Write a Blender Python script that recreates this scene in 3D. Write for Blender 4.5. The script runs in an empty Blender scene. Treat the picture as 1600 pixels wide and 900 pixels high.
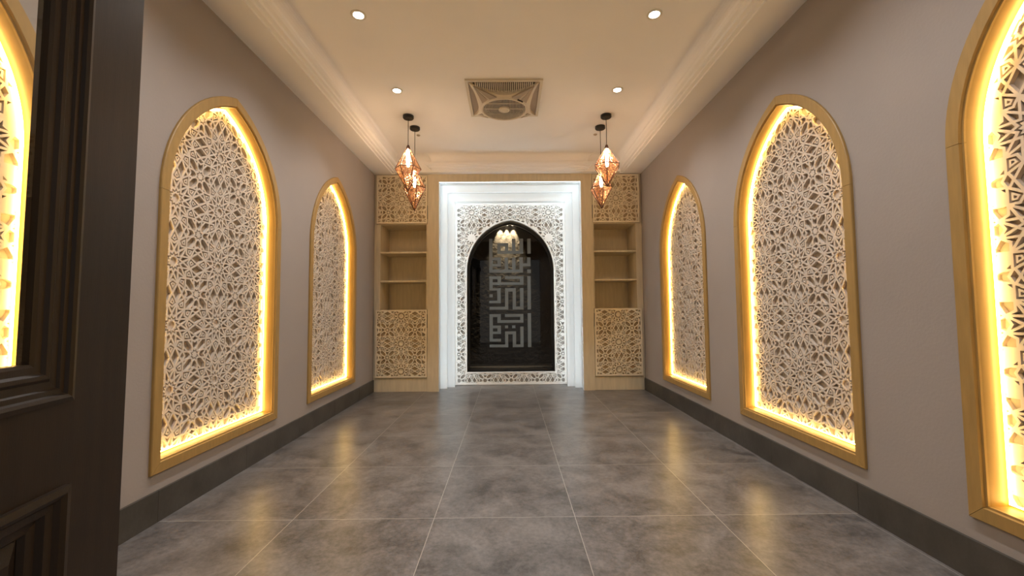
import bpy, math, random
import numpy as np
from mathutils import Matrix, Vector
random.seed(7)
C = bpy.context.scene.collection
SC = bpy.context.scene

# ------------------------------------------------------------------ camera, exposure, world
CAM_Z = 0.8805
F_PX, PITCH, YAW, ROLL = 658.19, 0.05374, 0.00753, -0.00778
cp, sp, cy_, sy_, cr, sr = math.cos(PITCH), math.sin(PITCH), math.cos(YAW), math.sin(YAW), math.cos(ROLL), math.sin(ROLL)
fwd = Vector((sy_ * cp, cy_ * cp, sp)); rgt = Vector((cy_, -sy_, 0)); upv = rgt.cross(fwd)
r2 = rgt * cr + upv * sr; u2 = -rgt * sr + upv * cr
cam_d = bpy.data.cameras.new('camera'); cam = bpy.data.objects.new('camera', cam_d); C.objects.link(cam)
cam_d.sensor_fit = 'HORIZONTAL'; cam_d.sensor_width = 36.0; cam_d.lens = F_PX / 1600 * 36.0; cam_d.clip_start = 0.02
cam.matrix_world = Matrix(((r2.x, u2.x, -fwd.x, 0), (r2.y, u2.y, -fwd.y, 0), (r2.z, u2.z, -fwd.z, CAM_Z), (0, 0, 0, 1)))
SC.camera = cam
SC.view_settings.view_transform = 'Standard'; SC.view_settings.look = 'None'
SC.view_settings.gamma = 1.0; SC.view_settings.use_curve_mapping = False
SC.view_settings.exposure = 0.52
W = bpy.data.worlds.new('world'); SC.world = W; W.use_nodes = True
W.node_tree.nodes['Background'].inputs[0].default_value = (1.0, 0.94, 0.88, 1)
W.node_tree.nodes['Background'].inputs[1].default_value = 0.25
try:
    SC.cycles.max_bounces = 10; SC.cycles.diffuse_bounces = 6; SC.cycles.transparent_max_bounces = 12
    SC.cycles.sample_clamp_indirect = 6.0; SC.cycles.use_denoising = True; SC.cycles.use_adaptive_sampling = False; SC.cycles.use_light_tree = True
    SC.cycles.caustics_reflective = False; SC.cycles.caustics_refractive = False
except Exception:
    pass
P_DOWN = 33.0        # W of each ceiling downlight
L_NICHE = 26.0       # warm LED strips in the arched niches
L_PORTAL = 10.0      # cool LED strips in the stepped portal
L_BULB = 75.0        # filament bulbs

# ------------------------------------------------------------------ dimensions (metres)
XW = 1.502; YB = 4.69; ZS = 2.42; ZC = 2.60; YF = 0.12
PCX = 0.02                                   # middle of the portal
ARCH = dict(hw=0.425, z0=0.256, zs=1.42, R=0.615)     # opening of the side niches
CENT = (0.92, 2.275, 3.645)

# ------------------------------------------------------------------ materials
def nodes(name):
    m = bpy.data.materials.new(name); m.use_nodes = True
    nt = m.node_tree; return m, nt, nt.nodes['Principled BSDF']
def mat(name, col, rough=0.6, metal=0.0, var=0.0, scale=8.0, bump=0.0, bscale=60.0, stretch=None, spec=0.5):
    m, nt, b = nodes(name)
    b.inputs['Base Color'].default_value = (*col, 1); b.inputs['Roughness'].default_value = rough
    b.inputs['Metallic'].default_value = metal; b.inputs['Specular IOR Level'].default_value = spec
    if var or bump:
        tc = nt.nodes.new('ShaderNodeTexCoord'); mp = nt.nodes.new('ShaderNodeMapping')
        nt.links.new(tc.outputs['Object'], mp.inputs[0])
        if stretch: mp.inputs['Scale'].default_value = stretch
    if var:
        n = nt.nodes.new('ShaderNodeTexNoise'); n.inputs['Scale'].default_value = scale; n.inputs['Detail'].default_value = 6
        nt.links.new(mp.outputs[0], n.inputs['Vector'])
        r = nt.nodes.new('ShaderNodeValToRGB'); r.color_ramp.elements[0].position = .3; r.color_ramp.elements[1].position = .7
        r.color_ramp.elements[0].color = (*[c * (1 - var) for c in col], 1)
        r.color_ramp.elements[1].color = (*[min(1, c * (1 + var)) for c in col], 1)
        nt.links.new(n.outputs['Fac'], r.inputs[0]); nt.links.new(r.outputs[0], b.inputs['Base Color'])
    if bump:
        n2 = nt.nodes.new('ShaderNodeTexNoise'); n2.inputs['Scale'].default_value = bscale; n2.inputs['Detail'].default_value = 4
        nt.links.new(mp.outputs[0], n2.inputs['Vector'])
        bp = nt.nodes.new('ShaderNodeBump'); bp.inputs['Strength'].default_value = bump; bp.inputs['Distance'].default_value = 0.01
        nt.links.new(n2.outputs['Fac'], bp.inputs['Height']); nt.links.new(bp.outputs[0], b.inputs['Normal'])
    return m
def emit(name, col, strength):
    m, nt, b = nodes(name)
    b.inputs['Base Color'].default_value = (*col, 1); b.inputs['Emission Color'].default_value = (*col, 1)
    b.inputs['Emission Strength'].default_value = strength
    return m
def floor_mat():
    m, nt, b = nodes('floor_tile'); N = nt.nodes.new; L = nt.links.new
    geo = N('ShaderNodeNewGeometry'); sep = N('ShaderNodeSeparateXYZ'); L(geo.outputs['Position'], sep.inputs[0])
    def math_(op, a, bb=None):
        n = N('ShaderNodeMath'); n.operation = op
        for i, v in enumerate((a, bb)):
            if v is None: continue
            if isinstance(v, (int, float)): n.inputs[i].default_value = v
            else: L(v, n.inputs[i])
        return n.outputs[0]
    masks = []; ids = []
    for ax, off in ((0, -0.325), (1, 1.847)):
        u = math_('DIVIDE', math_('SUBTRACT', sep.outputs[ax], off - 6.0), 0.6)
        fr = math_('FRACT', u); ids.append(math_('FLOOR', u))
        d = math_('ABSOLUTE', math_('SUBTRACT', fr, 0.5))
        masks.append(math_('GREATER_THAN', d, 0.4979))
    grout = math_('MAXIMUM', masks[0], masks[1])
    tid = math_('ADD', ids[0], math_('MULTIPLY', ids[1], 7.13))
    comb = N('ShaderNodeCombineXYZ'); L(tid, comb.inputs[2])
    add = N('ShaderNodeVectorMath'); add.operation = 'ADD'; L(geo.outputs['Position'], add.inputs[0]); L(comb.outputs[0], add.inputs[1])
    n1 = N('ShaderNodeTexNoise'); n1.inputs['Scale'].default_value = 5; n1.inputs['Detail'].default_value = 9; n1.inputs['Roughness'].default_value = .68
    n1.inputs['Distortion'].default_value = .5
    L(add.outputs[0], n1.inputs['Vector'])
    n2 = N('ShaderNodeTexNoise'); n2.inputs['Scale'].default_value = 55; n2.inputs['Detail'].default_value = 6; n2.inputs['Roughness'].default_value = .7
    L(add.outputs[0], n2.inputs['Vector'])
    mixf = math_('ADD', math_('MULTIPLY', n1.outputs['Fac'], .62), math_('MULTIPLY', n2.outputs['Fac'], .38))
    r = N('ShaderNodeValToRGB'); L(mixf, r.inputs[0])
    e = r.color_ramp.elements; e[0].position = .38; e[0].color = (.056, .050, .048, 1); e[1].position = .62; e[1].color = (.180, .167, .161, 1)
    mx = N('ShaderNodeMix'); mx.data_type = 'RGBA'; L(grout, mx.inputs[0]); L(r.outputs[0], mx.inputs[6]); mx.inputs[7].default_value = (.34, .32, .29, 1)
    L(mx.outputs[2], b.inputs['Base Color'])
    rr = math_('ADD', math_('MULTIPLY', n2.outputs['Fac'], .16), .24); L(rr, b.inputs['Roughness'])
    b.inputs['Specular IOR Level'].default_value = .55
    bp = N('ShaderNodeBump'); bp.inputs['Strength'].default_value = .1; bp.inputs['Distance'].default_value = .004
    L(n2.outputs['Fac'], bp.inputs['Height']); L(bp.outputs[0], b.inputs['Normal'])
    return m
def shade_mat(name='copper_crackle_glass', lo=.30, hi=.92):
    # crackled copper glass: clear amber between a web of coppery flakes
    m = bpy.data.materials.new(name); m.use_nodes = True; nt = m.node_tree; nt.nodes.clear(); N = nt.nodes.new; L = nt.links.new
    out = N('ShaderNodeOutputMaterial'); tc = N('ShaderNodeTexCoord')
    vo = N('ShaderNodeTexVoronoi'); vo.inputs['Scale'].default_value = 75; L(tc.outputs['Object'], vo.inputs['Vector'])
    rp = N('ShaderNodeValToRGB'); rp.color_ramp.elements[0].position = .35; rp.color_ramp.elements[0].color = (lo, lo, lo, 1)
    rp.color_ramp.elements[1].position = .55; rp.color_ramp.elements[1].color = (hi, hi, hi, 1)
    sepc = N('ShaderNodeSeparateColor'); L(vo.outputs['Color'], sepc.inputs[0]); L(sepc.outputs[0], rp.inputs[0])
    tr = N('ShaderNodeBsdfTransparent'); tr.inputs[0].default_value = (.95, .86, .77, 1)
    tl = N('ShaderNodeBsdfTranslucent'); tl.inputs[0].default_value = (.40, .20, .11, 1)
    gl = N('ShaderNodeBsdfGlossy'); gl.inputs[0].default_value = (.90, .62, .46, 1); gl.inputs['Roughness'].default_value = .18
    bp = N('ShaderNodeBump'); bp.inputs['Strength'].default_value = .8; bp.inputs['Distance'].default_value = .004
    L(vo.outputs['Distance'], bp.inputs['Height']); L(bp.outputs[0], gl.inputs['Normal'])
    a = N('ShaderNodeMixShader'); a.inputs[0].default_value = .55; L(tl.outputs[0], a.inputs[1]); L(gl.outputs[0], a.inputs[2])
    b = N('ShaderNodeMixShader'); L(rp.outputs[0], b.inputs[0]); L(a.outputs[0], b.inputs[1]); L(tr.outputs[0], b.inputs[2])
    L(b.outputs[0], out.inputs[0]); return m
def glass_mat(name, tint, gloss=1.0):
    m = bpy.data.materials.new(name); m.use_nodes = True; nt = m.node_tree; nt.nodes.clear(); N = nt.nodes.new; L = nt.links.new
    out = N('ShaderNodeOutputMaterial'); fr = N('ShaderNodeFresnel'); fr.inputs[0].default_value = 1.5
    tr = N('ShaderNodeBsdfTransparent'); tr.inputs[0].default_value = (*tint, 1)
    gl = N('ShaderNodeBsdfGlossy'); gl.inputs[0].default_value = (gloss, gloss, gloss, 1); gl.inputs['Roughness'].default_value = .02
    g = N('ShaderNodeNewGeometry'); ff = N('ShaderNodeMath'); ff.operation = 'MULTIPLY'; iv = N('ShaderNodeMath'); iv.operation = 'SUBTRACT'; iv.inputs[0].default_value = 1
    L(g.outputs['Backfacing'], iv.inputs[1]); L(fr.outputs[0], ff.inputs[0]); L(iv.outputs[0], ff.inputs[1])
    x = N('ShaderNodeMixShader'); L(ff.outputs[0], x.inputs[0]); L(tr.outputs[0], x.inputs[1]); L(gl.outputs[0], x.inputs[2])
    L(x.outputs[0], out.inputs[0]); return m

M = dict(
    wall=mat('wall_plaster', (.335, .295, .272), .85, var=.03, scale=3, bump=.06, bscale=90),
    ceil=mat('ceiling_paint', (.93, .90, .875), .9, var=.02, scale=2, bump=.05, bscale=120),
    floor=floor_mat(),
    base=mat('baseboard_tile', (.060, .053, .045), .45, var=.3, scale=6, bump=.1, bscale=40),
    gold=mat('gold_oak_veneer', (.37, .225, .068), .5, var=.10, scale=10, stretch=(6, 6, .8), bump=.04, bscale=40),
    reveal=mat('gold_veneer_reveal_darkened', (.27, .155, .032), .5, var=.08, scale=8, stretch=(5, 5, .8)),  # same veneer as the frame; LED glare toned down by a darker, yellower colour
    oak=mat('cabinet_oak_veneer', (.60, .52, .375), .55, var=.08, scale=8, stretch=(5, 5, .7), bump=.03, bscale=40),
    lattice=mat('lattice_cream', (.62, .54, .46), .7, var=.03, scale=5),
    oaklattice=mat('cabinet_lattice', (.76, .66, .49), .6, var=.05, scale=8),
    shadebacking=mat('lattice_backing_shade_tone', (.40, .34, .275), .8, var=.05, scale=6),  # recess shade put into the colour: darker than the strapwork in front
    oakshadebacking=mat('cabinet_backing_shade_tone', (.36, .27, .16), .7, var=.05, scale=6),  # shade of the door lattice recesses painted in as darker oak
    whiteshadebacking=mat('portal_backing_shade_tone', (.42, .40, .37), .8),  # greyed so the portal lattice openings carry their shade as colour
    white=mat('portal_white', (.72, .745, .75), .55, var=.02, scale=3),
    whitelat=mat('portal_lattice_white', (.82, .81, .78), .6),
    warm_led=emit('warm_led', (1.0, .67, .21), L_NICHE),
    cool_led=emit('cool_led', (.80, .92, 1.0), L_PORTAL), cool_led_middle=emit('cool_led_middle', (.82, .93, 1.0), L_PORTAL * .36), cool_led_inner=emit('cool_led_inner', (.84, .94, 1.0), L_PORTAL * .85),
    black=mat('black_metal', (.012, .011, .010), .4),
    blackframe=mat('black_window_frame', (.010, .009, .008), .35),
    copper=mat('copper_wire', (.10, .045, .028), .4, metal=.6),
    shade=shade_mat(), 
    upper=shade_mat('smoky_amber_glass', .82, .97),
    bulb=emit('bulb_glow', (1.0, .84, .66), L_BULB),
    lens=emit('downlight_lens', (1.0, .93, .80), 22.0),
    trimwhite=mat('downlight_trim', (.75, .70, .62), .4),
    fan=mat('fan_plastic', (.70, .62, .50), .45),
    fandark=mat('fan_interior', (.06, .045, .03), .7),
    fanpanel=mat('fan_side_recess', (.42, .34, .26), .55),
    door=mat('dark_stained_wood', (.021, .012, .006), .42, var=.2, scale=6, stretch=(8, 8, .6), bump=.03, bscale=50, spec=.3),
    dglass=glass_mat('door_glass', (.96, .96, .94)),
    nglass=glass_mat('niche_glass', (.48, .46, .43)),
    frost=mat('frosted_lettering', (.13, .14, .138), .8),
    stone=mat('dark_rough_stone', (.042, .035, .026), .9, var=.5, scale=14, bump=1.0, bscale=22),
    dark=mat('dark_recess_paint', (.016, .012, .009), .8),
    brass=mat('brass_came', (.55, .42, .22), .25, metal=1.0),
)

# ------------------------------------------------------------------ mesh helper
class MB:
    def __init__(s): s.v = []; s.f = []
    def add(s, vs, fs):
        o = len(s.v); s.v += [tuple(p) for p in vs]; s.f += [tuple(i + o for i in f) for f in fs]; return s
    def box(s, x0, x1, y0, y1, z0, z1):
        x0, x1 = sorted((x0, x1)); y0, y1 = sorted((y0, y1)); z0, z1 = sorted((z0, z1))
        return s.add([(x0, y0, z0), (x1, y0, z0), (x1, y1, z0), (x0, y1, z0), (x0, y0, z1), (x1, y0, z1), (x1, y1, z1), (x0, y1, z1)],
                     [(0, 3, 2, 1), (4, 5, 6, 7), (0, 1, 5, 4), (1, 2, 6, 5), (2, 3, 7, 6), (3, 0, 4, 7)])
    def prism(s, poly, y0, y1):               # polygon in x,z (counter-clockwise seen from -y), extruded along y
        n = len(poly)
        return s.add([(x, y0, z) for x, z in poly] + [(x, y1, z) for x, z in poly],
                     [tuple(range(n)), tuple(range(2 * n - 1, n - 1, -1))] + [(i, i + n, (i + 1) % n + n, (i + 1) % n) for i in range(n)])
    def loft(s, rings, closed_ring=True, caps=True, closed_path=False):
        n = len(rings[0]); o = len(s.v)
        for r in rings: s.v += [tuple(p) for p in r]
        k = len(rings)
        for a in range(k if closed_path else k - 1):
            b = (a + 1) % k
            for i in range(n if closed_ring else n - 1):
                j = (i + 1) % n; s.f.append((o + a * n + i, o + a * n + j, o + b * n + j, o + b * n + i))
        if caps and not closed_path and closed_ring:
            s.f.append(tuple(o + i for i in range(n - 1, -1, -1))); s.f.append(tuple(o + (k - 1) * n + i for i in range(n)))
        return s
    def tube(s, pts, r, n=8, closed=False):
        pts = [Vector(p) for p in pts]; rings = []; k = len(pts)
        ref = Vector((0, 0, 1)); rad = r if isinstance(r, (list, tuple)) else [r] * k
        for i, p in enumerate(pts):
            a = pts[i - 1] if (i or closed) else p; b = pts[(i + 1) % k] if (i < k - 1 or closed) else p
            t = (b - a).normalized()
            u = t.cross(ref)
            if u.length < .05: u = t.cross(Vector((0, 1, 0)))
            u.normalize(); w = t.cross(u)
            rings.append([p + (u * math.cos(q * 2 * math.pi / n) + w * math.sin(q * 2 * math.pi / n)) * rad[i] for q in range(n)])
        return s.loft(rings, closed_path=closed)
    def lathe(s, prof, c=(0, 0, 0), n=24):    # profile of (r, z)
        rings = [[(c[0] + r * math.cos(q * 2 * math.pi / n), c[1] + r * math.sin(q * 2 * math.pi / n), c[2] + z) for q in range(n)] for r, z in prof]
        return s.loft(rings)
    def mesh(s, name, m, smooth=False):
        me = bpy.data.meshes.new(name); me.from_pydata(s.v, [], s.f); me.materials.append(m); me.validate()
        if smooth:
            me.polygons.foreach_set('use_smooth', [True] * len(me.polygons))
        me.update(); return me
    def build(s, name, m, parent=None, smooth=False, loc=None):
        o = bpy.data.objects.new(name, s.mesh(name, m, smooth)); C.objects.link(o)
        if parent: o.parent = parent
        if loc: o.location = loc
        if smooth:
            md = o.modifiers.new('edges', 'EDGE_SPLIT'); md.split_angle = math.radians(35)
        return o
def tag(o, label=None, cat=None, group=None, kind=None):
    if label: o['label'] = label
    if cat: o['category'] = cat
    if group: o['group'] = group
    if kind: o['kind'] = kind
    return o
def thing(name, label, cat, loc=(0, 0, 0), rz=0.0, group=None):
    o = bpy.data.objects.new(name, None); C.objects.link(o); o.empty_display_size = .05
    o.location = loc; o.rotation_euler = (0, 0, rz); return tag(o, label, cat, group)
def copy_tree(o, parent=None):
    c = o.copy(); C.objects.link(c)
    if parent: c.parent = parent
    for ch in [x for x in CHILD.get(o.name, [])]: copy_tree(bpy.data.objects[ch], c)
    return c
CHILD = {}
def index_children(root):
    CHILD[root.name] = [x.name for x in bpy.data.objects if x.parent == root]
    for n in CHILD[root.name]: index_children(bpy.data.objects[n])
def struct(mb, name, m, parent=None, label=None):
    return tag(mb.build(name, m, parent), label, None, None, None if parent else 'structure')

# ------------------------------------------------------------------ pointed arch outlines
def arch(d=0.0, hw=None, z0=None, zs=None, R=None, n=20, a=ARCH):
    hw = a['hw'] if hw is None else hw; z0 = a['z0'] if z0 is None else z0; zs = a['zs'] if zs is None else zs; R = a['R'] if R is None else R
    cx = hw - R; rr = R + d; tm = math.acos(-cx / rr)
    right = [(cx + rr * math.cos(tm * i / n), zs + rr * math.sin(tm * i / n)) for i in range(n + 1)]
    right[-1] = (0.0, right[-1][1])
    return [(-hw - d, z0 - d), (hw + d, z0 - d)] + right + [(-x, z) for x, z in reversed(right[:-1])]

# ------------------------------------------------------------------ girih pattern: 12-point stars on a square grid, 8-point stars between
def pattern_cells():
    S = []
    pol = lambda r, a: (r * math.cos(math.radians(a)), r * math.sin(math.radians(a)))
    def star12(cx, cy):
        for k in range(12):
            a = 30 * k; P = lambda r, b: (cx + pol(r, b)[0], cy + pol(r, b)[1])
            for s in (15, -15):
                S.append((P(.183, a), P(.129, a + s))); S.append((P(.183, a), P(.3536, a + s)))
                S.append((P(.2887, a), P(.3536, a + s))); S.append((P(.5, a), P(.3536, a + s)))
    base = [((-.1585, -.4085), (0, -.317)), ((0, -.317), (.0800, -.2708)), ((-.067, -.25), (0, -.212)), ((-.067, -.25), (-.067, -.162)),
            ((-.067, -.162), (-.046, -.111)), ((-.157, -.252), (-.067, -.162)), ((-.046, -.111), (0, -.080)), ((-.046, -.111), (-.0566, -.0566))]
    def gap(cx, cy):
        for a, b in base:
            for mx in (1, -1):
                for q in range(4):
                    def T(p):
                        x, y = p[0] * mx, p[1]
                        for _ in range(q): x, y = -y, x
                        return (cx + x, cy + y)
                    S.append((T(a), T(b)))
    for i in (0, 1):
        for j in (0, 1): star12(i, j)
    for c in ((.5, .5), (-.5, .5), (1.5, .5), (.5, -.5), (.5, 1.5)): gap(*c)
    uniq = {}
    for a, b in S:
        k = tuple(sorted((tuple(round(t, 3) for t in a), tuple(round(t, 3) for t in b)))); uniq[k] = (a, b)
    S = list(uniq.values()); A = np.array([s[0] for s in S]); B = np.array([s[1] for s in S]); D = B - A; n = len(S)
    cuts = [[0.0, 1.0] for _ in range(n)]
    for i in range(n):
        den = D[i, 0] * D[:, 1] - D[i, 1] * D[:, 0]; ok = np.abs(den) > 1e-6
        w = A - A[i]; den2 = np.where(ok, den, 1)
        t = (w[:, 0] * D[:, 1] - w[:, 1] * D[:, 0]) / den2; u = (w[:, 0] * D[i, 1] - w[:, 1] * D[i, 0]) / den2
        e = .004 / np.hypot(D[:, 0], D[:, 1]); ei = .004 / np.hypot(*D[i])
        for j in np.nonzero(ok & (t > -ei) & (t < 1 + ei) & (u > -e) & (u < 1 + e))[0]:
            if j != i: cuts[i].append(min(1, max(0, t[j])))
    pts = []; grid = {}
    def pid(p):
        g = (int(math.floor(p[0] / .01)), int(math.floor(p[1] / .01)))
        for dx in (-1, 0, 1):
            for dy in (-1, 0, 1):
                for q in grid.get((g[0] + dx, g[1] + dy), ()):
                    if abs(pts[q][0] - p[0]) < .0055 and abs(pts[q][1] - p[1]) < .0055: return q
        pts.append((float(p[0]), float(p[1]))); grid.setdefault(g, []).append(len(pts) - 1); return len(pts) - 1
    for i in range(n):                      # true corners first, so that crossings snap to them
        pid(A[i]); pid(B[i])
    adj = {}
    for i in range(n):
        ids = []
        for t in sorted(cuts[i]):
            q = pid(A[i] + D[i] * t)
            if not ids or ids[-1] != q: ids.append(q)
        for a, b in zip(ids, ids[1:]):
            adj.setdefault(a, set()).add(b); adj.setdefault(b, set()).add(a)
    trim = True
    while trim:
        dead = [a for a in adj if len(adj[a]) == 1]; trim = bool(dead)
        for a in dead:
            for b in list(adj[a]): adj[b].discard(a)
            adj[a] = set()
    nxt = {}
    for a in adj:
        ring = sorted(adj[a], key=lambda b: math.atan2(pts[b][1] - pts[a][1], pts[b][0] - pts[a][0]))
        for k, b in enumerate(ring): nxt[(b, a)] = (a, ring[k - 1])
    seen = set(); cells = []
    for e0 in nxt:
        if e0 in seen: continue
        loop = []; e = e0
        while e not in seen:
            seen.add(e); loop.append(e[0]); e = nxt[e]
        P = tidy([pts[i] for i in loop])
        ar = area(P) if len(P) > 2 else 0
        if 1e-4 < ar < .2:
            cx = sum(p[0] for p in P) / len(P); cy = sum(p[1] for p in P) / len(P)
            if -1e-4 <= cx < 1 - 1e-4 and -1e-4 <= cy < 1 - 1e-4:
                kind = 'kite' if len(P) == 4 and abs(ar - .0193) < .0025 and abs(min(math.hypot(cx - i, cy - j) for i in (0, 1) for j in (0, 1)) - .371) < .02 \
                    else 'star12' if len(P) >= 22 else 'star8' if len(P) >= 14 else 'cell'
                cells.append((kind, P))
    return cells
def tidy(P):                                 # drop corners that lie on a straight side
    k = 0
    while k < len(P) and len(P) > 3:
        a, b, c = P[k - 1], P[k], P[(k + 1) % len(P)]
        l = math.hypot(c[0] - a[0], c[1] - a[1])
        off = abs((b[0] - a[0]) * (c[1] - a[1]) - (b[1] - a[1]) * (c[0] - a[0])) / max(l, 1e-9)
        if l > 1e-6 and off < .0062: P = P[:k] + P[k + 1:]; k = 0
        else: k += 1
    return P
def area(P): return .5 * sum(P[i - 1][0] * P[i][1] - P[i][0] * P[i - 1][1] for i in range(len(P)))
def clip_half(P, o, nrm):                    # keep the side where (p-o).n <= 0
    out = []
    for i in range(len(P)):
        a, b = P[i - 1], P[i]
        da = (a[0] - o[0]) * nrm[0] + (a[1] - o[1]) * nrm[1]; db = (b[0] - o[0]) * nrm[0] + (b[1] - o[1]) * nrm[1]
        if (da <= 0) != (db <= 0):
            t = da / (da - db); out.append((a[0] + (b[0] - a[0]) * t, a[1] + (b[1] - a[1]) * t))
        if db <= 0: out.append(b)
    Q = []
    for p in out:
        if not Q or math.hypot(p[0] - Q[-1][0], p[1] - Q[-1][1]) > 2e-4: Q.append(p)
    if len(Q) > 1 and math.hypot(Q[0][0] - Q[-1][0], Q[0][1] - Q[-1][1]) < 2e-4: Q.pop()
    return Q
def inset(P, d):
    n = len(P); out = []
    for i in range(n):
        a, b, c = P[i - 1], P[i], P[(i + 1) % n]
        l1 = math.hypot(b[0] - a[0], b[1] - a[1]); l2 = math.hypot(c[0] - b[0], c[1] - b[1])
        if l1 < 1e-7 or l2 < 1e-7: return None
        n1 = (-(b[1] - a[1]) / l1, (b[0] - a[0]) / l1); n2 = (-(c[1] - b[1]) / l2, (c[0] - b[0]) / l2)
        k = 1 + n1[0] * n2[0] + n1[1] * n2[1]
        if k < .05: return None
        out.append((b[0] + (n1[0] + n2[0]) * d / k, b[1] + (n1[1] + n2[1]) * d / k))
    for i in range(n):
        if (out[i][0] - out[i - 1][0]) * (P[i][0] - P[i - 1][0]) + (out[i][1] - out[i - 1][1]) * (P[i][1] - P[i - 1][1]) <= 0: return None
    return out if area(out) > 1e-6 else None
CELLS = pattern_cells()

def lattice(mb, clip, p, phase, y, h, hole=None, sw=.0165, gk=.021, gr=.019, gs=.019):
    """carved strapwork inside the convex outline CLIP (counter-clockwise in x,z), outside the convex HOLE; ground at y, relief up to y-h"""
    xs = [q[0] for q in clip]; zs = [q[1] for q in clip]
    i0, i1 = math.floor((min(xs) - phase[0]) / p) - 1, math.ceil((max(xs) - phase[0]) / p) + 1
    j0, j1 = math.floor((min(zs) - phase[1]) / p) - 1, math.ceil((max(zs) - phase[1]) / p) + 1
    def halfplanes(poly):
        r = []
        for a, b in zip(poly, poly[1:] + poly[:1]):
            l = math.hypot(b[0] - a[0], b[1] - a[1]); r.append((a, ((b[1] - a[1]) / l, -(b[0] - a[0]) / l), b))
        return r
    HP = halfplanes(clip); HH = halfplanes(hole) if hole else []
    side = lambda q, hp: (q[0] - hp[0][0]) * hp[1][0] + (q[1] - hp[0][1]) * hp[1][1]
    def ring(A, B, ya, yb):                  # quads between two loops
        n = len(A)
        mb.add([(x, ya, z) for x, z in A] + [(x, yb, z) for x, z in B], [(i, (i + 1) % n, (i + 1) % n + n, i + n) for i in range(n)])
    def flat(A, yy): mb.add([(x, yy, z) for x, z in A], [tuple(range(len(A)))])
    top = y - h
    for i in range(i0, i1):
        for j in range(j0, j1):
            for kind, U in CELLS:
                Q = [(phase[0] + (i + a) * p, phase[1] + (j + b) * p) for a, b in U]; cut = False; c0 = (sum(q[0] for q in Q) / len(Q), sum(q[1] for q in Q) / len(Q))
                mxs = [max(side(q, hp) for q in Q) for hp in HP]
                mns = [min(side(q, hp) for q in Q) for hp in HP]
                if max(mns) >= -1e-4: continue
                for hp, mx in zip(HP, mxs):
                    if mx > 0:
                        Q = clip_half(Q, hp[0], hp[1]); cut = True
                        if len(Q) < 3: break
                if len(Q) < 3 or area(Q) < 2e-6: continue
                if HH:
                    ins = [max(side(q, hp) for hp in HH) for q in Q]
                    if max(ins) <= 0: continue
                    if min(ins) < 0:
                        cx = sum(q[0] for q in Q) / len(Q); cz = sum(q[1] for q in Q) / len(Q)
                        best = max(HH, key=lambda hp: side((cx, cz), hp))
                        Q = clip_half(Q, best[0], (-best[1][0], -best[1][1])); cut = True
                        if len(Q) < 3 or area(Q) < 2e-6: continue
                A = inset(Q, sw * p)
                if A is None:
                    flat(Q, top); continue
                ring(Q, A, top, top); ring(A, A, top, y)
                if cut and kind in ('star12', 'star8'):
                    a2 = inset(Q, (sw + gs) * p)
                    if a2 and kind == 'star12' and min(math.hypot(q[0] - c0[0], q[1] - c0[1]) for q in a2) > .068 * p: cut = False
                    else:
                        if a2: flat(a2, top); ring(a2, a2, y, top)
                        continue
                if cut and kind == 'kite' and len(Q) != 4: continue
                if kind == 'kite':
                    a2, a3 = inset(Q, (sw + gk) * p), inset(Q, (sw + gk + gr) * p)
                    if a2 and a3: ring(a2, a3, top, top); ring(a2, a2, y, top); ring(a3, a3, top, y)
                elif kind == 'star12':
                    a2 = inset(Q, (sw + gs) * p)
                    if a2:
                        c = c0
                        a3 = []
                        for q in a2:
                            t = math.atan2(q[1] - c[1], q[0] - c[0]); a3.append((c[0] + .066 * p * math.cos(t), c[1] + .066 * p * math.sin(t)))
                        ring(a2, a3, top, top); ring(a2, a2, y, top); ring(a3, a3, top, y - h * .45); flat(a3, y - h * .45)
                elif kind == 'star8':
                    a2 = inset(Q, (sw + gs - .002) * p)
                    if a2: flat(a2, top); ring(a2, a2, y, top)
    return mb

# ------------------------------------------------------------------ the room
t = MB(); t.box(-1.75, 1.75, -1.2, 5.9, -.12, 0); struct(t, 'floor', M['floor'])
t = MB(); t.box(-1.75, 1.75, YF - .17, 5.9, ZC, ZC + .12); struct(t, 'ceiling', M['ceil'])
def side_wall(name, s):
    mb = MB(); y_edges = [YF - .17] + list(CENT) + [5.3]
    O = [(p[0], p[1]) for p in arch(.02)]; napex = 2 + 20
    rt = O[1:napex + 1]; lf = [O[0]] + list(reversed(O[napex:]))       # right half: bottom to apex; left half: bottom to apex
    zb, za = O[0][1], O[napex][1]
    for k in range(4):
        a, b = y_edges[k], y_edges[k + 1]
        P = [(a, 0), (b, 0)]
        if k < 3: P += [(b, zb)] + [(b + q[0], q[1]) for q in lf]
        P += [(b, ZC), (a, ZC)]
        if k > 0: P += [(a + q[0], q[1]) for q in reversed(rt)] + [(a, zb)]
        Q = []
        for q in P:
            if not Q or math.hypot(q[0] - Q[-1][0], q[1] - Q[-1][1]) > 1e-5: Q.append(q)
        n = len(Q); x0, x1 = s * XW, s * (XW + .16)
        f = [tuple(range(n)), tuple(range(2 * n - 1, n - 1, -1))] + [(i, i + n, (i + 1) % n + n, (i + 1) % n) for i in range(n)]
        if s < 0: f = [tuple(reversed(q)) for q in f]
        mb.add([(x0, q[0], q[1]) for q in Q] + [(x1, q[0], q[1]) for q in Q], [tuple(reversed(q)) for q in f])
    return struct(mb, name, M['wall'])
side_wall('wall_left', -1); side_wall('wall_right', 1)
t = MB(); t.box(-1.66, -.78, YF - .17, YF, 0, ZC); t.box(.78, 1.66, YF - .17, YF, 0, ZC); t.box(-.78, .78, YF - .17, YF, 2.15, ZC); struct(t, 'wall_front', M['wall'])
t = MB(); t.box(-1.66, -.72, 5.16, 5.30, 0, ZC); t.box(.76, 1.66, 5.16, 5.30, 0, ZC); t.box(-.72, .76, 5.16, 5.30, 2.32, ZC); struct(t, 'wall_back', M['wall'])
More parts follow.
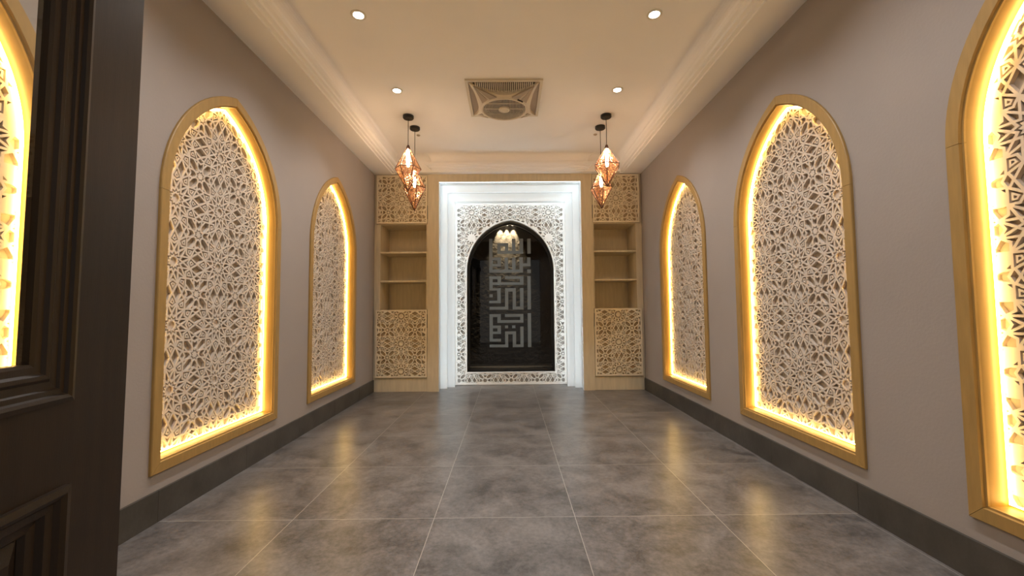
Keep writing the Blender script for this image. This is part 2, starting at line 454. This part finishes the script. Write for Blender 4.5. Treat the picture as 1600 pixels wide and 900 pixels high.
t = MB(); t.box(-.9, .94, 5.80, 5.9, 0, ZC); struct(t, 'wall_behind_glass', M['stone'])
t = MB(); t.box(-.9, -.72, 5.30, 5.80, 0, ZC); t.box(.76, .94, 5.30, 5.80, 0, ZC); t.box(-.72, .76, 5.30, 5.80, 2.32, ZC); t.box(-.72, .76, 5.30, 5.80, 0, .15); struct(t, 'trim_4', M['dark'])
for s, nm in ((-1, 'baseboard_left'), (1, 'baseboard_right')):
    t = MB()
    ys = [YF] + [v for v in np.arange(.64, 4.6, .6)] + [4.69]
    for a, b in zip(ys, ys[1:]):
        t.box(s * (XW - .012), s * XW, a + .0008, b - .0008, 0, .13)
    struct(t, nm, M['base'])
# soffits with stepped cornice and cove
def side_soffit(name, s):
    prof = [(XW, ZS), (1.30, ZS), (1.296, 2.428), (1.272, 2.430), (1.268, 2.440), (1.246, 2.443), (1.240, 2.455), (1.222, 2.463), (1.212, 2.476), (1.212, 2.492), (1.262, 2.492)]
    for i in range(1, 9):
        a = i / 8 * math.pi / 2; prof.append((1.262 - .060 * (1 - math.cos(a)), 2.492 + (ZC - 2.492) * math.sin(a)))
    prof.append((XW, ZC))
    mb = MB(); ring = lambda y: [(s * x, y, z) for x, z in prof]
    mb.loft([ring(YF), ring(5.16)] if s < 0 else [ring(5.16), ring(YF)])
    return struct(mb, name, M['ceil'])
side_soffit('trim_1', -1); side_soffit('trim_2', 1)
def back_soffit():
    mb = MB(); mb.box(-1.30, 1.30, 4.66, 5.16, ZS, ZC)
    # plain fascia with its cove in the two corners
    for x0, x1 in ((-1.25, -.815), (.855, 1.25)):
        prof = [(4.66, ZS), (4.60, ZS), (4.60, 2.498), (4.63, 2.498)] + [(4.63 - .09 * (1 - math.cos(i / 8 * math.pi / 2)), 2.498 + (ZC - 2.498) * math.sin(i / 8 * math.pi / 2)) for i in range(1, 9)] + [(4.66, ZC)]
        mb.loft([[(x1, y, z) for y, z in prof], [(x0, y, z) for y, z in prof]])
    # middle block: crown and cove swept round three sides
    prof = [(0, ZS), (.004, 2.432), (.022, 2.436), (.026, 2.448), (.050, 2.453), (.056, 2.466), (.074, 2.476), (.082, 2.490), (.082, 2.500), (.022, 2.500)]
    prof += [(.022 + .075 * (1 - math.cos(i / 8 * math.pi / 2)), 2.500 + (ZC - 2.500) * math.sin(i / 8 * math.pi / 2)) for i in range(1, 9)]
    hw, y0 = .835, 4.590
    path = lambda o: [(-hw - o + PCX, 4.66), (-hw - o + PCX, y0 - o), (hw + o + PCX, y0 - o), (hw + o + PCX, 4.66)]
    rows = [[(x, y, z) for x, y in path(o)] for o, z in prof]
    n = 4; vs = [q for r in rows for q in r]; fs = []
    for a in range(len(rows) - 1):
        for i in range(n - 1): fs.append((a * n + i, a * n + i + 1, (a + 1) * n + i + 1, (a + 1) * n + i))
    fs.append((3, 2, 1, 0)); mb.add(vs, fs)
    return struct(mb, 'trim_3', M['ceil'])
back_soffit()

# ------------------------------------------------------------------ arched niches
def make_niche():
    root = thing('arched_niche', 'x', 'wall niche')
    N = 20; prof = [(0, .004), (0, -.004), (.007, -.004), (.009, -.013), (.050, -.013), (.053, -.010), (.053, .004)]
    loops = [arch(d) for d, _ in prof]
    def piece(idx):
        mb = MB(); rings = []
        for i in idx: rings.append([(loops[k][i][0], prof[k][1], loops[k][i][1]) for k in range(len(prof))])
        for end, nb in ((0, 1), (-1, -2)):
            r = [];
            for p, q in zip(rings[end], rings[nb]):
                d = Vector(q) - Vector(p); r.append(tuple(Vector(p) + d.normalized() * .0007))
            rings[end] = r
        mb.loft(rings); return mb
    ln = len(loops[0])
    for nm, idx in (('frame_sill', [0, 1]), ('frame_jamb', [1, 2]), ('frame_arch_rail', list(range(2, 3 + N))), ('frame_arch_rail', list(range(2 + N, ln))), ('frame_jamb', [ln - 1, 0])):
        piece(idx).build(nm, M['gold'], root)
    A = arch(0); ln = len(A)
    mb = MB(); mb.add([(x, .003, z) for x, z in A] + [(x, .090, z) for x, z in A] , [(i, i + ln, (i + 1) % ln + ln, (i + 1) % ln) for i in range(ln)])
    B = arch(.012); mb.add([(x, .003, z) for x, z in B] + [(x, .100, z) for x, z in B], [((i + 1) % ln, (i + 1) % ln + ln, i + ln, i) for i in range(ln)])
    mb.add([(x, .003, z) for x, z in A] + [(x, .003, z) for x, z in B], [((i + 1) % ln, (i + 1) % ln + ln, i + ln, i) for i in range(ln)])
    mb.add([(x, .100, z) for x, z in B], [tuple(range(ln - 1, -1, -1))])
    mb.add([(x, .090, z) for x, z in A], [tuple(range(ln))])
    mb.build('reveal', M['reveal'], root)
    K = arch(-.004); mb = MB(); mb.prism(arch(-.0042), .0815, .0895); mb.build('shade_toned_backing', M['shadebacking'], root)
    mb = MB(); lattice(mb, K, .30, (0.0, 1.125 - .9), .0814, .015, sw=.0140)
    mb.build('lattice_panel', M['lattice'], root)
    L_ = arch(-.0100)
    mb = MB(); mb.tube([(x, .056, z) for x, z in L_], .0042, 5, closed=True)
    mb.build('led_strip', M['warm_led'], root, smooth=True)
    return root
n0 = make_niche(); index_children(n0)
names = {-1: 'left', 1: 'right'}
NL = {(-1, 0): 'lit pointed-arch wall niche seen through the glass of the dark door', (-1, 1): 'lit gold-framed lattice niche on the left wall, beside the dark door',
      (-1, 2): 'lit gold-framed lattice niche on the left wall, beside the left bookcase', (1, 0): 'lit gold-framed lattice niche on the right wall, nearest and cut off by the picture edge',
      (1, 1): 'lit gold-framed lattice niche on the right wall, middle one of three', (1, 2): 'lit gold-framed lattice niche on the right wall, beside the right bookcase'}
first = True
for s in (-1, 1):
    for k, c in enumerate(CENT):
        o = n0 if first else copy_tree(n0); first = False
        o.location = (s * XW, c, 0); o.rotation_euler = (0, 0, -s * math.pi / 2)
        tag(o, NL[(s, k)], 'wall niche', 'arched lattice niches along the side walls')

# ------------------------------------------------------------------ portal with glazed arch
pr = thing('prayer_niche', 'stepped white portal with glowing edges around a dark arched window, end wall', 'niche', (PCX, 4.70, 0))
def U(mb, hi, ho, zi, zo, y0, y1):
    y0 -= 4.70; y1 -= 4.70
    return mb.prism([(-ho, 0), (-hi, 0), (-hi, zi), (hi, zi), (hi, 0), (ho, 0), (ho, zo), (-ho, zo)], y0, y1)
U(MB(), .797, .922, 2.334, 2.419, 4.672, 4.692).build('wood_surround', M['oak'], pr)
mb = MB(); U(mb, .808, .88, 2.345, 2.40, 4.692, 4.846); U(mb, .728, .88, 2.263, 2.40, 4.846, 4.858); mb.build('outer_step', M['white'], pr)
mb = MB(); U(mb, .739, .80, 2.274, 2.36, 4.858, 4.93); U(mb, .652, .80, 2.175, 2.36, 4.93, 4.942); mb.build('inner_step', M['white'], pr)
mb = MB(); U(mb, .664, .70, 2.187, 2.25, 4.942, 5.075); mb.build('back_return', M['white'], pr)
for hi, zi, y in ((.7995, 2.3365, 4.697), (.7315, 2.2665, 4.863), (.6560, 2.1790, 4.947)):
    U(MB(), hi, hi + .007, zi, zi + .007, y, y + .010).build('led_strip', M['cool_led' if hi > .75 else 'cool_led_middle' if hi > .7 else 'cool_led_inner'], pr)
GA = dict(hw=.525, z0=.152, zs=1.37, R=.617)
y = 5.075 - 4.70
RECT = [(-.664, .004), (.664, .004), (.664, 2.187), (-.664, 2.187)]
hole = arch(0, a=GA); hl = len(hole); na = 2 + 20
mb = MB()
rt = hole[1:na + 1]; lf = [hole[0]] + list(reversed(hole[na:]))
mb.prism([(0, .004), (.664, .004), (.664, 2.187), (0, 2.187)] + list(reversed(rt)) + [(0, .152)], y + .020, y + .040)
mb.prism([(0, .004), (0, .152)] + lf + [(0, 2.187), (-.664, 2.187), (-.664, .004)], y + .020, y + .040)
mb.build('shade_toned_backing', M['whiteshadebacking'], pr); mb = MB()
rim = .020
lattice(mb, [(-.664 + rim, .004 + rim), (.664 - rim, .004 + rim), (.664 - rim, 2.187 - rim), (-.664 + rim, 2.187 - rim)], .311, (-.1555, 2.074 - 6 * .311), y + .0198, .030, hole=arch(.010, a=GA), sw=.0135, gk=.025, gr=.015, gs=.028)
mb.build('lattice_surround', M['whitelat'], pr)
mb = MB()
for x0, x1, z0, z1 in ((-.664, .664, .004, .004 + rim), (-.664, .664, 2.187 - rim, 2.187), (-.664, -.664 + rim, .004 + rim, 2.187 - rim), (.664 - rim, .664, .004 + rim, 2.187 - rim)):
    mb.box(x0, x1, y - .0125, y + .021, z0, z1)
pf = [(0, .040), (0, -.0125), (.012, -.0125), (.012, .021)]
lp = [arch(d, a=GA) for d, _ in pf]
mb.loft([[(lp[k][i][0], y + pf[k][1], lp[k][i][1]) for k in range(4)] for i in range(hl)], closed_path=True)
mb.build('panel_rim', M['whitelat'], pr)
# black deep window frame, glass and lettering
pf = [(0, .040), (.014, .042), (.014, .215), (-.016, .215), (-.016, .180), (-.001, .178)]
lp = [arch(d, a=GA) for d, _ in pf]
mb = MB(); mb.loft([[(lp[k][i][0], y + pf[k][1], lp[k][i][1]) for k in range(len(pf))] for i in range(hl)], closed_path=True)
mb.box(-.51, .51, y + .175, y + .20, .20, .215)
mb.build('window_frame', M['blackframe'], pr)
mb = MB(); mb.prism(arch(-.002, a=GA), y + .192, y + .198); gp = mb.build('glass_pane', M['nglass'], pr)
YG = 5.075 + .1915                       # front of the glass
def pix(px, py):                         # where a line of sight through the photograph meets the glass
    d = r2 * ((px - 800) / F_PX) - u2 * ((py - 450) / F_PX) + fwd; k = YG / d.y
    return (d.x * k - PCX, CAM_Z + d.z * k)
TXT = []
def bars(ox, oy, sc, rows):
    for x0, x1, y0, y1 in rows: TXT.append((ox + x0 / sc, ox + x1 / sc, oy + y0 / sc, oy + y1 / sc))
bars(750, 360, 10, [(145, 195, 130, 660), (145, 670, 612, 660), (145, 325, 424, 466), (272, 325, 424, 565), (195, 325, 525, 565), (386, 440, 422, 660), (500, 554, 422, 660), (615, 670, 422, 660),
                    (615, 790, 515, 560), (738, 790, 422, 560), (738, 795, 612, 666), (738, 790, 130, 365), (618, 672, 130, 365), (272, 672, 318, 365), (500, 554, 130, 365), (386, 442, 200, 365), (272, 326, 200, 365), (272, 442, 200, 246)])
bars(750, 420, 11.25, [(165, 222, 130, 380), (165, 370, 130, 180), (308, 370, 130, 282), (222, 765, 236, 282), (440, 765, 130, 180), (703, 765, 130, 282), (165, 365, 340, 382), (306, 365, 340, 605), (165, 365, 560, 605), (165, 222, 448, 502),
                       (165, 495, 668, 718), (440, 495, 340, 718), (440, 630, 340, 400), (574, 630, 340, 716), (574, 765, 660, 716), (705, 765, 340, 716), (835, 893, 130, 714)])
bars(750, 480, 11.25, [(168, 228, 120, 605), (168, 365, 120, 174), (305, 365, 120, 274), (305, 765, 226, 274), (706, 765, 120, 274), (440, 765, 120, 170), (228, 370, 322, 370), (228, 370, 425, 470), (308, 370, 322, 470), (168, 370, 555, 605),
                       (168, 495, 655, 704), (440, 495, 425, 704), (440, 632, 425, 476), (576, 632, 425, 702), (576, 765, 655, 702), (708, 765, 340, 702), (440, 495, 320, 372), (564, 622, 320, 370), (838, 898, 105, 700)])
mb = MB(); RC = []
for x0, x1, y0, y1 in TXT:
    a = pix(x0, (y0 + y1) / 2); b = pix(x1, (y0 + y1) / 2); c = pix((x0 + x1) / 2, y0); d = pix((x0 + x1) / 2, y1)
    RC.append((a[0], b[0], d[1], c[1]))
def merge(vals, tol=.0035):                # snap nearly equal stroke edges together
    vals = sorted(vals); out = [[vals[0]]]
    for v in vals[1:]:
        if v - out[-1][0] < tol: out[-1].append(v)
        else: out.append([v])
    return [sum(g) / len(g) for g in out]
XS = merge([r[0] for r in RC] + [r[1] for r in RC]); ZS_ = merge([r[2] for r in RC] + [r[3] for r in RC])
near = lambda L_, v: min(range(len(L_)), key=lambda i: abs(L_[i] - v))
FILL = set()
for x0, x1, z0, z1 in RC:
    for i in range(near(XS, x0), near(XS, x1)):
        for j in range(near(ZS_, z0), near(ZS_, z1)): FILL.add((i, j))
ya, yb = YG - .0016 - 4.70, YG + .0003 - 4.70
for i, j in FILL:                          # one joined shape per stroke group: fronts plus outer sides only
    x0, x1, z0, z1 = XS[i], XS[i + 1], ZS_[j], ZS_[j + 1]
    mb.add([(x0, ya, z0), (x1, ya, z0), (x1, ya, z1), (x0, ya, z1)], [(0, 1, 2, 3)])
    for nb, p, q in (((i - 1, j), (x0, z1), (x0, z0)), ((i + 1, j), (x1, z0), (x1, z1)), ((i, j - 1), (x0, z0), (x1, z0)), ((i, j + 1), (x1, z1), (x0, z1))):
        if nb not in FILL: mb.add([(p[0], ya, p[1]), (p[0], yb, p[1]), (q[0], yb, q[1]), (q[0], ya, q[1])], [(0, 1, 2, 3)])
mb.build('lettering', M['frost'], gp)

# little up-and-down wall lamp behind the glass
sc_ = thing('wall_lamp', 'small black wall lamp throwing light on dark stone at the arch top, behind glass', 'lamp', (-.025, 5.80, 2.085))
mb = MB(); mb.box(-.15, .15, -.07, -.001, -.025, .025); mb.build('housing', M['black'], sc_)
for dx in (-.09, 0, .09):
    mb = MB(); mb.lathe([(.022, -.004), (.022, .002)], (dx, -.035, -.025), 16); mb.build('lamp_lens', M['lens'], sc_)
for dx in (-.09, 0, .09):
    for dn in (1, -1):
        if dn < 0 and dx: continue
        l = bpy.data.lights.new('lamp_beam', 'SPOT'); l.energy = 190.0; l.color = (1, .88, .66); l.spot_size = math.radians(52); l.spot_blend = .5; l.shadow_soft_size = .01
        lo = bpy.data.objects.new('lamp_beam', l); C.objects.link(lo); lo.parent = sc_; lo.location = (dx, -.04, -.032 * dn)
        lo.rotation_euler = (math.radians(12) if dn > 0 else math.radians(168), 0, 0)

# ------------------------------------------------------------------ built-in bookcases
def bookcase(xo, xi, label):
    s = 1 if xi > xo else -1                  # from the side wall towards the portal
    root = thing('bookcase', label, 'bookcase', ((xo + xi) / 2, 4.69, 0), 0, 'built-in bookcases beside the portal')
    w = abs(xi - xo); X = lambda d: (-w / 2 + d) * s      # d = distance from the side wall
    mb = MB()
    mb.box(X(.003), X(.070), 0, .36, 0, 2.418); mb.box(X(w - .018), X(w - .001), 0, .36, 0, 2.418)
    mb.box(X(.07), X(w - .018), .352, .36, 0, 2.418)
    mb.box(X(.07), X(w - .018), 0, .352, 2.400, 2.418); mb.box(X(.07), X(w - .018), 0, .352, 1.852, 1.874); mb.box(X(.07), X(w - .018), 0, .352, .878, .898)
    mb.build('carcass', M['oak'], root)
    mb = MB(); mb.box(X(.030), X(w - .002), -.006, -.0005, .001, .150); mb.build('plinth', M['oak'], root)
    for z in (1.540, 1.218):
        mb = MB(); mb.box(X(.0705), X(w - .0185), .010, .351, z - .009, z + .009); mb.build('shelf', M['oak'], root)
    for nm, z0, z1, ph in (('upper_door', 1.862, 2.408, 2.140), ('lower_door', .157, .898, .5275)):
        x0, x1 = sorted((X(.030), X(w - .006)))
        mk = MB(); mk.box(x0, x1, -.006, -.001, z0, z1)
        mb = MB(); fr = .012
        for a, b, c, d in ((x0, x1, z0, z0 + fr), (x0, x1, z1 - fr, z1), (x0, x0 + fr, z0 + fr, z1 - fr), (x1 - fr, x1, z0 + fr, z1 - fr)): mb.box(a, b, -.0245, -.0055, c, d)
        cxm = (x0 + x1) / 2
        lattice(mb, [(x0 + fr, z0 + fr), (x1 - fr, z0 + fr), (x1 - fr, z1 - fr), (x0 + fr, z1 - fr)], .302, (cxm, ph - 9 * .302), -.0062, .018, sw=.0135, gk=.025, gr=.015, gs=.028)
        dr = mb.build(nm, M['oaklattice'], root); mk.build('shade_toned_backing', M['oakshadebacking'], dr)
        xe = X(w - .0055); hz = (z1 - .20, z1 - .05) if nm == 'lower_door' else (z0 + .05, z0 + .20)
        mb = MB(); mb.box(xe, xe + s * .0035, -.0255, -.004, *hz); mb.build('finger_pull', M['black'], dr)
    return root
bookcase(-XW, -.902, 'tall oak bookcase with two open shelves and carved lattice doors, left of portal')
bookcase(XW, .942, 'tall oak bookcase with two open shelves and carved lattice doors, right of portal')

# ------------------------------------------------------------------ dark door leaf standing open in the foreground
DA = math.atan2(.9786, -.2055)
dr = bpy.data.objects.new('door_1', None); C.objects.link(dr); dr.location = (-.72, .15, 0); dr.rotation_euler = (.006, 0, DA)
tag(dr, 'dark brown panelled door with glass pane standing open in left foreground', 'door', None, 'structure')
# local frame: x along the leaf, -y is the face towards the room, z up
LW = .866; TH = .044; G0, G1, GZ0, GZ1 = .166, .700, .717, 1.98; Q0, Q1 = .20, .546
mb = MB()
mb.box(0, G0, 0, TH, .008, 2.12); mb.box(G1, LW, 0, TH, .008, 2.12)
mb.box(G0, G1, 0, TH, GZ1, 2.12); mb.box(G0, G1, 0, TH, Q1, GZ0); mb.box(G0, G1, 0, TH, .008, Q0)
mb.build('leaf', M['door'], dr)
def rect_mould(x0, x1, z0, z1, prof):
    mb = MB(); rings = []
    lo = [[(x0 + d, z0 + d), (x1 - d, z0 + d), (x1 - d, z1 - d), (x0 + d, z1 - d)] for d, _ in prof]
    for i in range(4): rings.append([(lo[k][i][0], prof[k][1], lo[k][i][1]) for k in range(len(prof))])
    return mb.loft(rings, closed_path=True)
front = [(d * .74, q * .8) for d, q in [(-.006, .001), (-.006, -.010), (.006, -.013), (.014, -.009), (.018, -.002), (.030, -.001), (.034, .004), (.052, .005), (.060, .000), (.070, .001), (.076, .008), (.092, .009), (.100, .013)]]
rect_mould(G0, G1, GZ0, GZ1, front + [(.074, .030), (.0, .040), (-.001, .002)]).build('glass_moulding', M['door'], dr)
front2 = [(-.006, .001), (-.006, -.010), (.006, -.013), (.014, -.008), (.020, .000), (.034, .002), (.040, .012), (.056, .014), (.062, .022)]
rect_mould(G0, G1, Q0, Q1, front2 + [(.062, .034), (.0, .040), (-.001, .002)]).build('panel_moulding', M['door'], dr)
mb = MB(); a = .060
rect = [(G0 + a, Q0 + a), (G1 - a, Q0 + a), (G1 - a, Q1 - a), (G0 + a, Q1 - a)]; b = .03
inner = [(G0 + a + b, Q0 + a + b), (G1 - a - b, Q0 + a + b), (G1 - a - b, Q1 - a - b), (G0 + a + b, Q1 - a - b)]
mb.loft([[(x, .032, z) for x, z in rect], [(x, .024, z) for x, z in rect], [(x, .010, z) for x, z in inner]])
mb.build('lower_panel', M['door'], dr)
mb = MB(); mb.box(G0 + .072, G1 - .072, .016, .020, GZ0 + .072, GZ1 - .072); gd = mb.build('glass_pane', M['dglass'], dr)
mb = MB()
for x in (.36, .514): mb.box(x, x + .008, .011, .0155, GZ0 + .075, GZ1 - .075)
mb.build('glass_came', M['brass'], gd)
mb = MB()
for z in (.25, 1.05, 1.9): mb.tube([(-.006, -.004, z - .05), (-.006, -.004, z + .05)], .008, 10)
mb.build('hinge', M['black'], dr)

# ------------------------------------------------------------------ recessed downlights
def downlight(x, yy, label):
    r = thing('downlight', label, 'ceiling light', (x, yy, ZC), 0, 'recessed ceiling downlights')
    mb = MB(); mb.lathe([(.030, -.0005), (.030, -.004), (.036, -.006), (.044, -.004), (.045, -.0005)], n=28); mb.build('trim_ring', M['trimwhite'], r, smooth=True)
    mb = MB(); mb.lathe([(.0295, -.0025), (.0295, -.0005)], n=24); mb.build('lamp_lens', M['lens'], r)
    l = bpy.data.lights.new('downlight_beam', 'SPOT'); l.energy = P_DOWN; l.color = (1, .97, .95); l.spot_size = math.radians(125); l.spot_blend = .9; l.shadow_soft_size = .03
    lo = bpy.data.objects.new('downlight_beam', l); C.objects.link(lo); lo.parent = r; lo.location = (0, 0, -.012)
downlight(-.86, 2.36, 'round recessed ceiling downlight, front left, above the left niche')
downlight(.86, 2.36, 'round recessed ceiling downlight, front right, above the right niche')
downlight(-.86, 3.20, 'round recessed ceiling downlight between the left pendants and the front left downlight')
downlight(.86, 3.20, 'round recessed ceiling downlight between the right pendants and the front right downlight')
for x in (-.86, .86):  # out-of-view downlights added to light the near end, continuing the visible rows
    downlight(x, 1.52, 'added unseen ceiling downlight overhead near the doorway'); downlight(x, .68, 'added unseen ceiling downlight overhead near the doorway')  # all four unseen, added for light

# ------------------------------------------------------------------ pendants
def pendant(x, yy, ztop, zmid, zbot, rr, label, spin=0.0, tilt=0.0, upper='upper'):
    r = thing('pendant_lamp', label, 'pendant lamp', (x, yy, ZC), 0, 'copper pendant lamps')
    mb = MB(); mb.lathe([(.047, -.0005), (.047, -.020), (.042, -.026), (.010, -.027)], n=28); mb.build('canopy', M['black'], r, smooth=True)
    zt, zm, zb = ztop - ZC, zmid - ZC, zbot - ZC
    mb = MB(); mb.tube([(0, 0, -.025), (0, 0, zt - .002)], .0028, 8); mb.build('cord', M['black'], r)
    T = Vector((0, 0, zt)); B = Vector((0, 0, zb)); E = [Vector((rr * math.cos(spin + k * math.pi / 3), rr * math.sin(spin + k * math.pi / 3), zm + tilt * math.cos(k * math.pi / 3))) for k in range(6)]
    mb = MB()
    for k in range(6):
        e, g = E[k], E[(k + 1) % 6]
        mb.tube([T + (e - T) * .02, e], .0032, 6); mb.tube([B + (e - B) * .01, e], .0032, 6); mb.tube([e, g], .0032, 6)
    mb.build('wire_frame', M['copper'], r)
    mb = MB()
    for k in range(6):
        e, g = E[k], E[(k + 1) % 6]
        mb.add([e * 1, B * 1, g * 1], [(0, 1, 2)])
    sh = mb.build('lower_shade', M['shade'], r); md = sh.modifiers.new('thickness', 'SOLIDIFY'); md.thickness = .002
    mb = MB()
    for k in range(6):
        e, g = E[k], E[(k + 1) % 6]
        mb.add([T + (e - T) * .12, e * 1, g * 1, T + (g - T) * .12], [(0, 1, 2, 3)])
    sh = mb.build('upper_shade', M[upper], r); md = sh.modifiers.new('thickness', 'SOLIDIFY'); md.thickness = .002
    mb = MB(); mb.lathe([(.004, .004), (.010, 0), (.020, -.030), (.020, -.034)], (0, 0, zt), 16); mb.build('socket_cap', M['copper'], r, smooth=True)
    mb = MB(); z1 = zt - .036; mb.lathe([(.006, 0), (.0145, -.012), (.014, -.03), (.014, -.135), (.011, -.152), (.003, -.160)], (0, 0, z1), 16); mb.build('bulb', M['bulb'], r, smooth=True)
    return r
pendant(-.874, 3.63, 2.335, 2.125, 1.925, .112, 'copper diamond pendant lamp, upper one of the left pair', spin=.12)
pendant(-.868, 3.86, 2.225, 2.020, 1.810, .104, 'copper diamond pendant lamp, lower one of the left pair', spin=-.1)
pendant(.870, 3.63, 2.330, 2.140, 1.960, .118, 'copper diamond pendant lamp, upper one of the right pair', spin=.3, upper='shade')
pendant(.868, 3.86, 2.215, 2.010, 1.820, .104, 'copper diamond pendant lamp, lower one of the right pair', spin=.5, upper='shade')
for x, lb in ((-.872, 'left'), (.858, 'right')):
    mb = MB(); mb.lathe([(.018, -.0005), (.018, -.004), (.012, -.010), (.006, -.011)], n=18)
    o = mb.build('ceiling_sensor', M['fanpanel'], smooth=True); o.location = (x, 4.035, ZC)
    tag(o, 'tiny tan ceiling sensor just behind the %s pair of pendants' % lb, 'sensor', 'ceiling sensors')

# ------------------------------------------------------------------ ceiling cassette fan
fn = thing('ceiling_fan', 'square cream ceiling cassette fan with round grille in middle of ceiling', 'fan', (-.026, 3.33, ZC))
hs = .292
mb = MB()
for x0, x1, y0, y1 in ((-hs, hs, -hs, -hs + .022), (-hs, hs, hs - .022, hs), (-hs, -hs + .022, -hs + .022, hs - .022), (hs - .022, hs, -hs + .022, hs - .022)): mb.box(x0, x1, y0, y1, -.014, -.0005)
mb.build('frame', M['fan'], fn)
mb = MB(); mb.box(-hs + .022, hs - .022, -hs + .022, hs - .022, -.004, -.0005); mb.build('recess_plate', M['fanpanel'], fn)
RI, RO, ZB = .174, .194, -.056
CY = .085
mb = MB(); mb.lathe([(RI, -.006), (RI, ZB + .004), (RI + .005, ZB - .002), (RO - .005, ZB - .002), (RO, ZB + .003), (RO, -.006)], (0, CY, 0), 48); mb.f = mb.f[:-2]; mb.build('grille_ring', M['fan'], fn, smooth=True)
mb = MB(); mb.lathe([(RI, -.012), (RI, -.008)], (0, CY, 0), 32); mb.build('fan_interior', M['fandark'], fn)
# four-armed body: concave outline at the frame rising to the ring
co = .266; cs = [(-co, -co), (co, -co), (co, co), (-co, co)]; mids = [(0, -.128), (.212, .06), (0, .284), (-.212, .06)]
outl = []
for k in range(4):
    p0, p2, m_ = cs[k], cs[(k + 1) % 4], mids[k]; q = (2 * m_[0] - .5 * (p0[0] + p2[0]), 2 * m_[1] - .5 * (p0[1] + p2[1]))
    for i in range(14):
        t_ = i / 14; outl.append(tuple((1 - t_) ** 2 * p0[j] + 2 * t_ * (1 - t_) * q[j] + t_ * t_ * p2[j] for j in (0, 1)))
rings = []
for x, yy in outl:
    a_ = math.atan2(yy - CY, x); R_ = RO + .001; d = math.hypot(x, yy - CY); px, py = R_ * math.cos(a_), CY + R_ * math.sin(a_)
    if d < R_ + .004: x, yy = (R_ + .004) * math.cos(a_), CY + (R_ + .004) * math.sin(a_)
    dz = min(1, max(0, (d - R_) / .12)); ze = ZB + .012 + .028 * dz
    rings.append([(x, yy, -.004), (x, yy, ze), ((x + px) / 2, (yy + py) / 2, (ze + ZB) / 2 + .002), (px, py, ZB + .004), (px, py, -.004)])
MB().loft(rings, closed_path=True).build('body', M['fan'], fn)
for k, (sx, sy) in enumerate(((-1, -1), (1, -1), (1, 1), (-1, 1))):
    c0 = Vector((sx * (co - .030), sy * (co - .030), ZB + .034)); base = math.atan2(sy * co - CY, sx * co)
    for dl in (-1, 1):
        e0, e1 = base + dl * .06, base + dl * (.36 if sy < 0 else .22); rr_ = RO + .014
        a1 = Vector((rr_ * math.cos(e0), CY + rr_ * math.sin(e0), ZB + .006)); a2 = Vector((rr_ * math.cos(e1), CY + rr_ * math.sin(e1), ZB + .006))
        dn = Vector((0, 0, -.0035)); tri = [c0 + (a1 - c0) * .05, a1, a2]
        if dl > 0: tri = [tri[0], tri[2], tri[1]]
        mb = MB(); mb.loft([[v + Vector((0, 0, .004)) for v in tri], [v + dn for v in tri]]); mb.build('arm_pocket', M['fanpanel'], fn)
for k in range(30):
    u = -.222 + .444 * (k + .5) / 30
    lim = -co + (.128 + .01) * (1 - (u / co) ** 2) - .004; edge = -hs + .023
    if lim - edge < .008: continue
    mb = MB(); mb.box(u - .0036, u + .0036, edge, lim, -.022, -.005); mb.build('intake_slat', M['fan'], fn)
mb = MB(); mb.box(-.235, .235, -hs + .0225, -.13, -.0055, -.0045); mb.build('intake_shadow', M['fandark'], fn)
mb = MB()
for k in range(30):
    u = -RI + 2 * RI * (k + .5) / 30; L_ = math.sqrt(RI * RI - u * u)
    mb.box(u - .0021, u + .0021, CY - L_, CY + L_, ZB + .003, ZB + .012)
for v in (-.09, 0, .09):
    L_ = math.sqrt(RI * RI - v * v); mb.box(-L_, L_, CY + v - .002, CY + v + .002, ZB + .008, ZB + .014)
mb.build('grille', M['fan'], fn)
mb = MB(); mb.lathe([(.046, ZB + .010), (.046, ZB - .001), (.040, ZB - .005), (.030, ZB - .003), (.026, ZB - .006), (.004, ZB - .008)], (0, CY, 0), 28); mb.build('hub', M['fan'], fn, smooth=True)
mb = MB(); e = math.radians(-50)
rad = RO + .006; P = [(rad * math.cos(e + q) , CY + rad * math.sin(e + q)) for q in (-.13, .13)]
mb.tube([(P[0][0], P[0][1], ZB + .002), (P[1][0], P[1][1], ZB + .002)], .0065, 6); mb.build('display_window', M['black'], fn)
